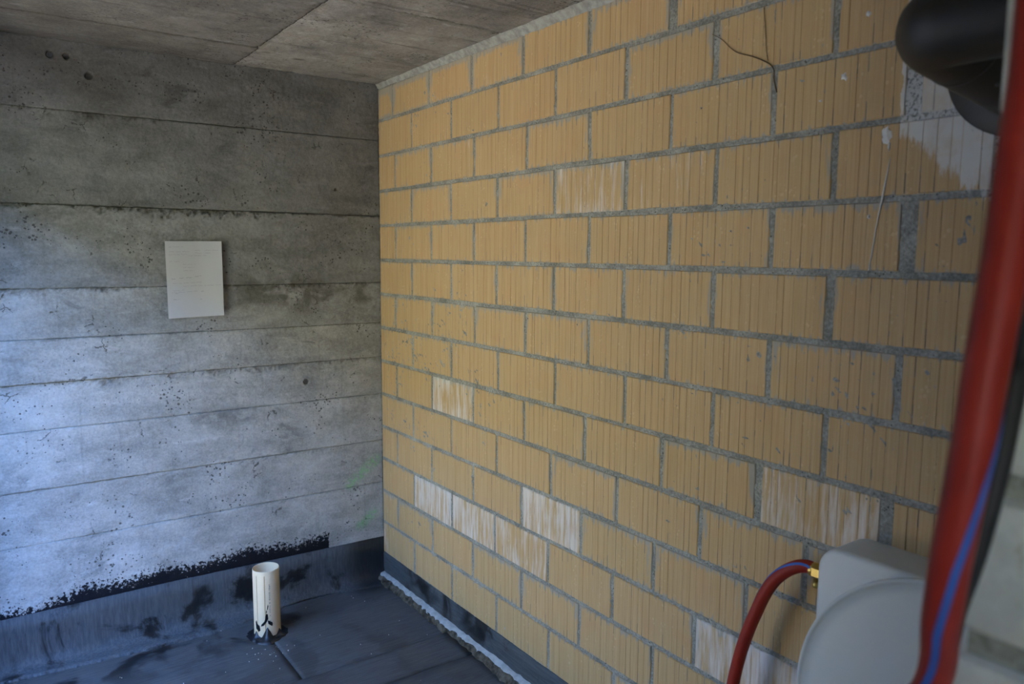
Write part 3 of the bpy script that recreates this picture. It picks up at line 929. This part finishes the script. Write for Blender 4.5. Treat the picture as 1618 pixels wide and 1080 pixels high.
# crumbs of mortar on the membrane
V, Fc = [], []
rq = random.Random(21)
spots = [(-.66+rq.gauss(0, .05), -.36+rq.gauss(0, .05)) for _ in range(26)]+[(rq.uniform(-1.2, -.1), rq.uniform(-.9, -.1)) for _ in range(30)]
for (x, y) in spots:
    if math.hypot(x+.608, y+.228) < .11: continue
    s = rq.uniform(.0010, .0026)
    b = len(V)
    for d in ((1, 0, 0), (-.5, .8, 0), (-.5, -.8, 0), (0, 0, 1)):
        V.append((x+s*d[0]*rq.uniform(.7, 1.4), y+s*d[1]*rq.uniform(.7, 1.4), .0075+(s*1.3 if d[2] else -.001)))
    Fc += [(b, b+1, b+3), (b+1, b+2, b+3), (b+2, b, b+3), (b, b+2, b+1)]
o = link('mortar_crumbs', V, Fc, SPLASH)
tag(o, 'scattered pale mortar crumbs on the black floor', 'crumbs', kind='stuff')

# ------------------------------------------------------------------ hose reel on the brick wall
reel = empty('hose_reel', (0, -2.45, .40))
tag(reel, 'white wall-mounted hose reel with a large round side disc', 'hose reel')
def rounded_casing(y0, y1, z0, z1, x0, x1, rc, re):
    """casing: rounded rectangle on the wall plane, with softly rounded front rim"""
    def outline(ins):
        pts = []
        for (cy, cz, a0) in ((y1-rc, z1-rc, 0), (y0+rc, z1-rc, 90), (y0+rc, z0+rc, 180), (y1-rc, z0+rc, 270)):
            for k in range(9):
                a = math.radians(a0+90*k/8)
                pts.append((cy+(rc-ins)*math.cos(a), cz+(rc-ins)*math.sin(a)))
        return pts
    levels = [(x0, 0)]+[(x1+re*(1-math.sin(math.radians(q))), re*(1-math.cos(math.radians(q)))) for q in (0, 30, 60, 90)]
    V, Fc = [], []
    for (x, ins) in levels: V += [(x, a, b) for a, b in outline(ins)]
    n = 36
    for l in range(len(levels)-1):
        for k in range(n): Fc.append((l*n+k, l*n+(k+1) % n, (l+1)*n+(k+1) % n, (l+1)*n+k))
    Fc.append(tuple((len(levels)-1)*n+k for k in range(n)))
    return V, Fc
v, f = rounded_casing(-2.83, -2.220, .30, .905, -.002, -.108, .052, .010)
link('casing', local(v, reel), f, WHITE, reel, True)
dc, dr = (-2.517, .627), .302
v, f = lathe_vf([(.0, -.150), (dr-.030, -.150), (dr-.012, -.148), (dr-.008, -.151), (dr-.002, -.154), (dr, -.150), (dr, -.142), (dr-.006, -.138), (dr-.06, -.138), (.10, -.138), (.10, -.105)], 96,
                (0, dc[0], dc[1]), 'x')
link('side_disc', local(v, reel), f, WHITE, reel, True)
v, f = tube_vf([Vector((-.1085, -2.221, .722)), Vector((-.1088, -2.26, .715)), Vector((-.1088, -2.33, .70))], .0010, 6)
link('casing_seam', local(v, reel), f, PRINT, reel)
fit = empty('fitting', (0, 0, 0)); fit.parent = reel
bpy.data.objects.remove(fit)
def hexnut(name, y0, y1, x, z, r, parent, seg=6):
    v, f = tube_vf([Vector((x, y0, z)), Vector((x, y0-.002, z)), Vector((x, y1+.002, z)), Vector((x, y1, z))], [r*.9, r, r, r*.9], seg)
    return link(name, local(v, reel), f, BRASS, parent)
bc = hexnut('brass_coupling', -2.186, -2.208, -.062, .825, .017, reel)
bc['label'] = 'brass coupling nut'
hexnut('brass_tail', -2.206, -2.226, -.062, .825, .012, bc, 14)
hexnut('brass_collar', -2.178, -2.188, -.062, .825, .0155, bc, 16)
v, f = tube_vf([Vector((-.075, -2.200, .812)), Vector((-.082, -2.203, .803)), Vector((-.084, -2.203, .797))], [.006, .006, .005], 10)
link('drain_screw', local(v, reel), f, BRASS, bc, True)

def hose(name, pts, rad, phi0, twist_fun, label, n=10, ref=Vector((-1, 0, 0))):
    path = smooth_path(pts, n)
    root = empty(name, path[0])
    tag(root, label, 'hose')
    v, f = tube_vf(path, rad, 24, True, ref)
    link('hose_tube', local(v, root), f, RED, root, True)
    V, Fc = [], []
    for i, p in enumerate(path):
        T = (path[min(i+1, len(path)-1)]-path[max(i-1, 0)]).normalized()
        u = (CAM-p); u = (u-T*u.dot(T)).normalized()
        w = T.cross(u)
        a = twist_fun(i/(len(path)-1))
        for k in range(5):
            q = a+(k-2)*.10
            V.append(p+(u*math.cos(q)+w*math.sin(q))*(rad+.0006))
    for i in range(len(path)-1):
        for k in range(4): Fc.append((i*5+k, i*5+k+1, i*5+6+k, i*5+5+k))
    v, f = V, Fc
    o = link('blue_stripe', local(v, root), f, BLUE, root, True)
    o['label'] = 'blue lengthwise stripe'
    return root
xo = -.062
hp = [(xo, -2.184, .826), (xo-.003, -2.170, .8275), (xo-.008, -2.150, .821), (xo-.010, -2.123, .801), (xo-.012, -2.099, .773), (xo-.014, -2.078, .734), (xo-.016, -2.061, .690),
      (xo-.018, -2.044, .641), (xo-.020, -2.026, .577), (xo-.022, -2.010, .495), (xo-.024, -2.000, .40), (xo-.026, -1.998, .25), (xo-.03, -1.99, .05), (xo-.05, -1.97, .028), (xo-.10, -1.90, .026), (xo-.14, -1.75, .026)]
hose('supply_hose', hp, .0140, .0, lambda t: -.25+2.9*min(1, t*2.0), 'red hose with blue stripe curving down from the brass coupling of the reel')

# ------------------------------------------------------------------ near hose hanging in front of the pier
fh = [pix(1655, -60, .50), pix(1645, 0, .50), pix(1633, 120, .505), pix(1612, 250, .515), pix(1590, 400, .525), pix(1555, 600, .545), pix(1535, 720, .56), pix(1503, 880, .595), pix(1487, 980, .635), pix(1473, 1078, .70)]
fh = [Vector((fh[0].x-.01, fh[0].y-.02, HC-.02)), Vector((fh[0].x-.006, fh[0].y-.012, fh[0].z+.22))] + fh
last = fh[-1]
fh += [Vector((last.x+.03, last.y+.05, last.z-.12)), Vector((last.x+.06, last.y+.10, last.z-.35)), Vector((last.x+.07, last.y+.12, .12)), Vector((last.x+.06, last.y+.16, .03)), Vector((last.x-.02, last.y+.30, .026)), Vector((last.x+.1, last.y+.5, .026))]
hose('hanging_hose', fh, .0150, 0.0, lambda t: float(np.interp(t, [0, .41, .47, .53, .59, .647, 1], [-1.8, -1.75, -1.1, -.32, .10, .38, 1.2])), 'thick red hose with blue stripe hanging in front of the white pier')

cp_ = [pix(1625, 520, .60), pix(1606, 600, .60), pix(1582, 720, .605), pix(1560, 810, .61), pix(1536, 890, .615), pix(1512, 960, .66), pix(1482, 1060, .76)]  # dark tube stands in for the shadow beside the hose
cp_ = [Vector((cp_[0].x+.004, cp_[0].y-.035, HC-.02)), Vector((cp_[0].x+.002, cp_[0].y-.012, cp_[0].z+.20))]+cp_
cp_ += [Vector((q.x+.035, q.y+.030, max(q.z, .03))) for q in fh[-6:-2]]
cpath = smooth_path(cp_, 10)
cb = empty('hose_shadow_strip', cpath[0])
tag(cb, 'black cable in place of the shade beside the near red hose at the right edge', 'shadow_strip')
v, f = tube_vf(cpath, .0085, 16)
link('shadow_strip_tube', local(v, cb), f, BLACK, cb, True)

# ------------------------------------------------------------------ flue pipe with wall rosette
flue = empty('flue_pipe', (0, -2.489, 1.815))
tag(flue, 'dark brown metal flue elbow coming out of the brick wall', 'flue pipe')
E = Vector((-.263, -2.456, 1.823)); S = Vector((.0, -2.495, 1.765))
path = [S, S.lerp(E, .35), S.lerp(E, .7)]
d1 = (E-S).normalized(); d2 = Vector((0, -1, .0))
a = E-d1*.035; b = E+d2*.035
for k in range(9):
    t = k/8
    path.append(a*(1-t)**2+E*2*t*(1-t)+b*t*t)
path += [E+d2*.15, Vector((E.x, PY+.004, E.z))]
v, f = tube_vf(path, .0620, 48, True)
link('pipe', local(v, flue), f, FLUE, flue, True)
v, f = lathe_vf([(.045, -.004), (.045, -.012), (.075, -.014), (.130, -.007), (.1335, -.003), (.1335, .004)], 64, (0, -2.489, 1.815), 'x')
link('wall_rosette', local(v, flue), f, FLUE, flue, True)
fr = frames(path)
v, f = tube_vf([path[2]-d1*.004, path[2]+d1*.004], .0628, 48, True)
link('seam_ring', local(v, flue), f, FLUE, flue, True)
sc = pix(1540, 100, 1.45)
q = None
best = 9
for k in range(len(path)-1):
    for t in (0, .25, .5, .75):
        c = path[k].lerp(path[k+1], t)
        ax = (path[k+1]-path[k]).normalized()
        ray = (sc-CAM).normalized()
        # nearest approach of view ray and tube centre
        w = c-CAM; s = w.dot(ray); dd = (w-ray*s).length
        if dd < best: best, q, qax, qr = dd, c, ax, ray
out = (CAM-q); out = (out-qax*out.dot(qax)).normalized()
side = (Vector((0, 0, -1))-qax*(-qax.z)).normalized()
nrm = (out*.85+side*.5).normalized()
v, f = tube_vf([q+nrm*.058, q+nrm*.0635, q+nrm*.0645], [.004, .004, .0028], 12)
link('screw', local(v, flue), f, FLUEL, flue, True)
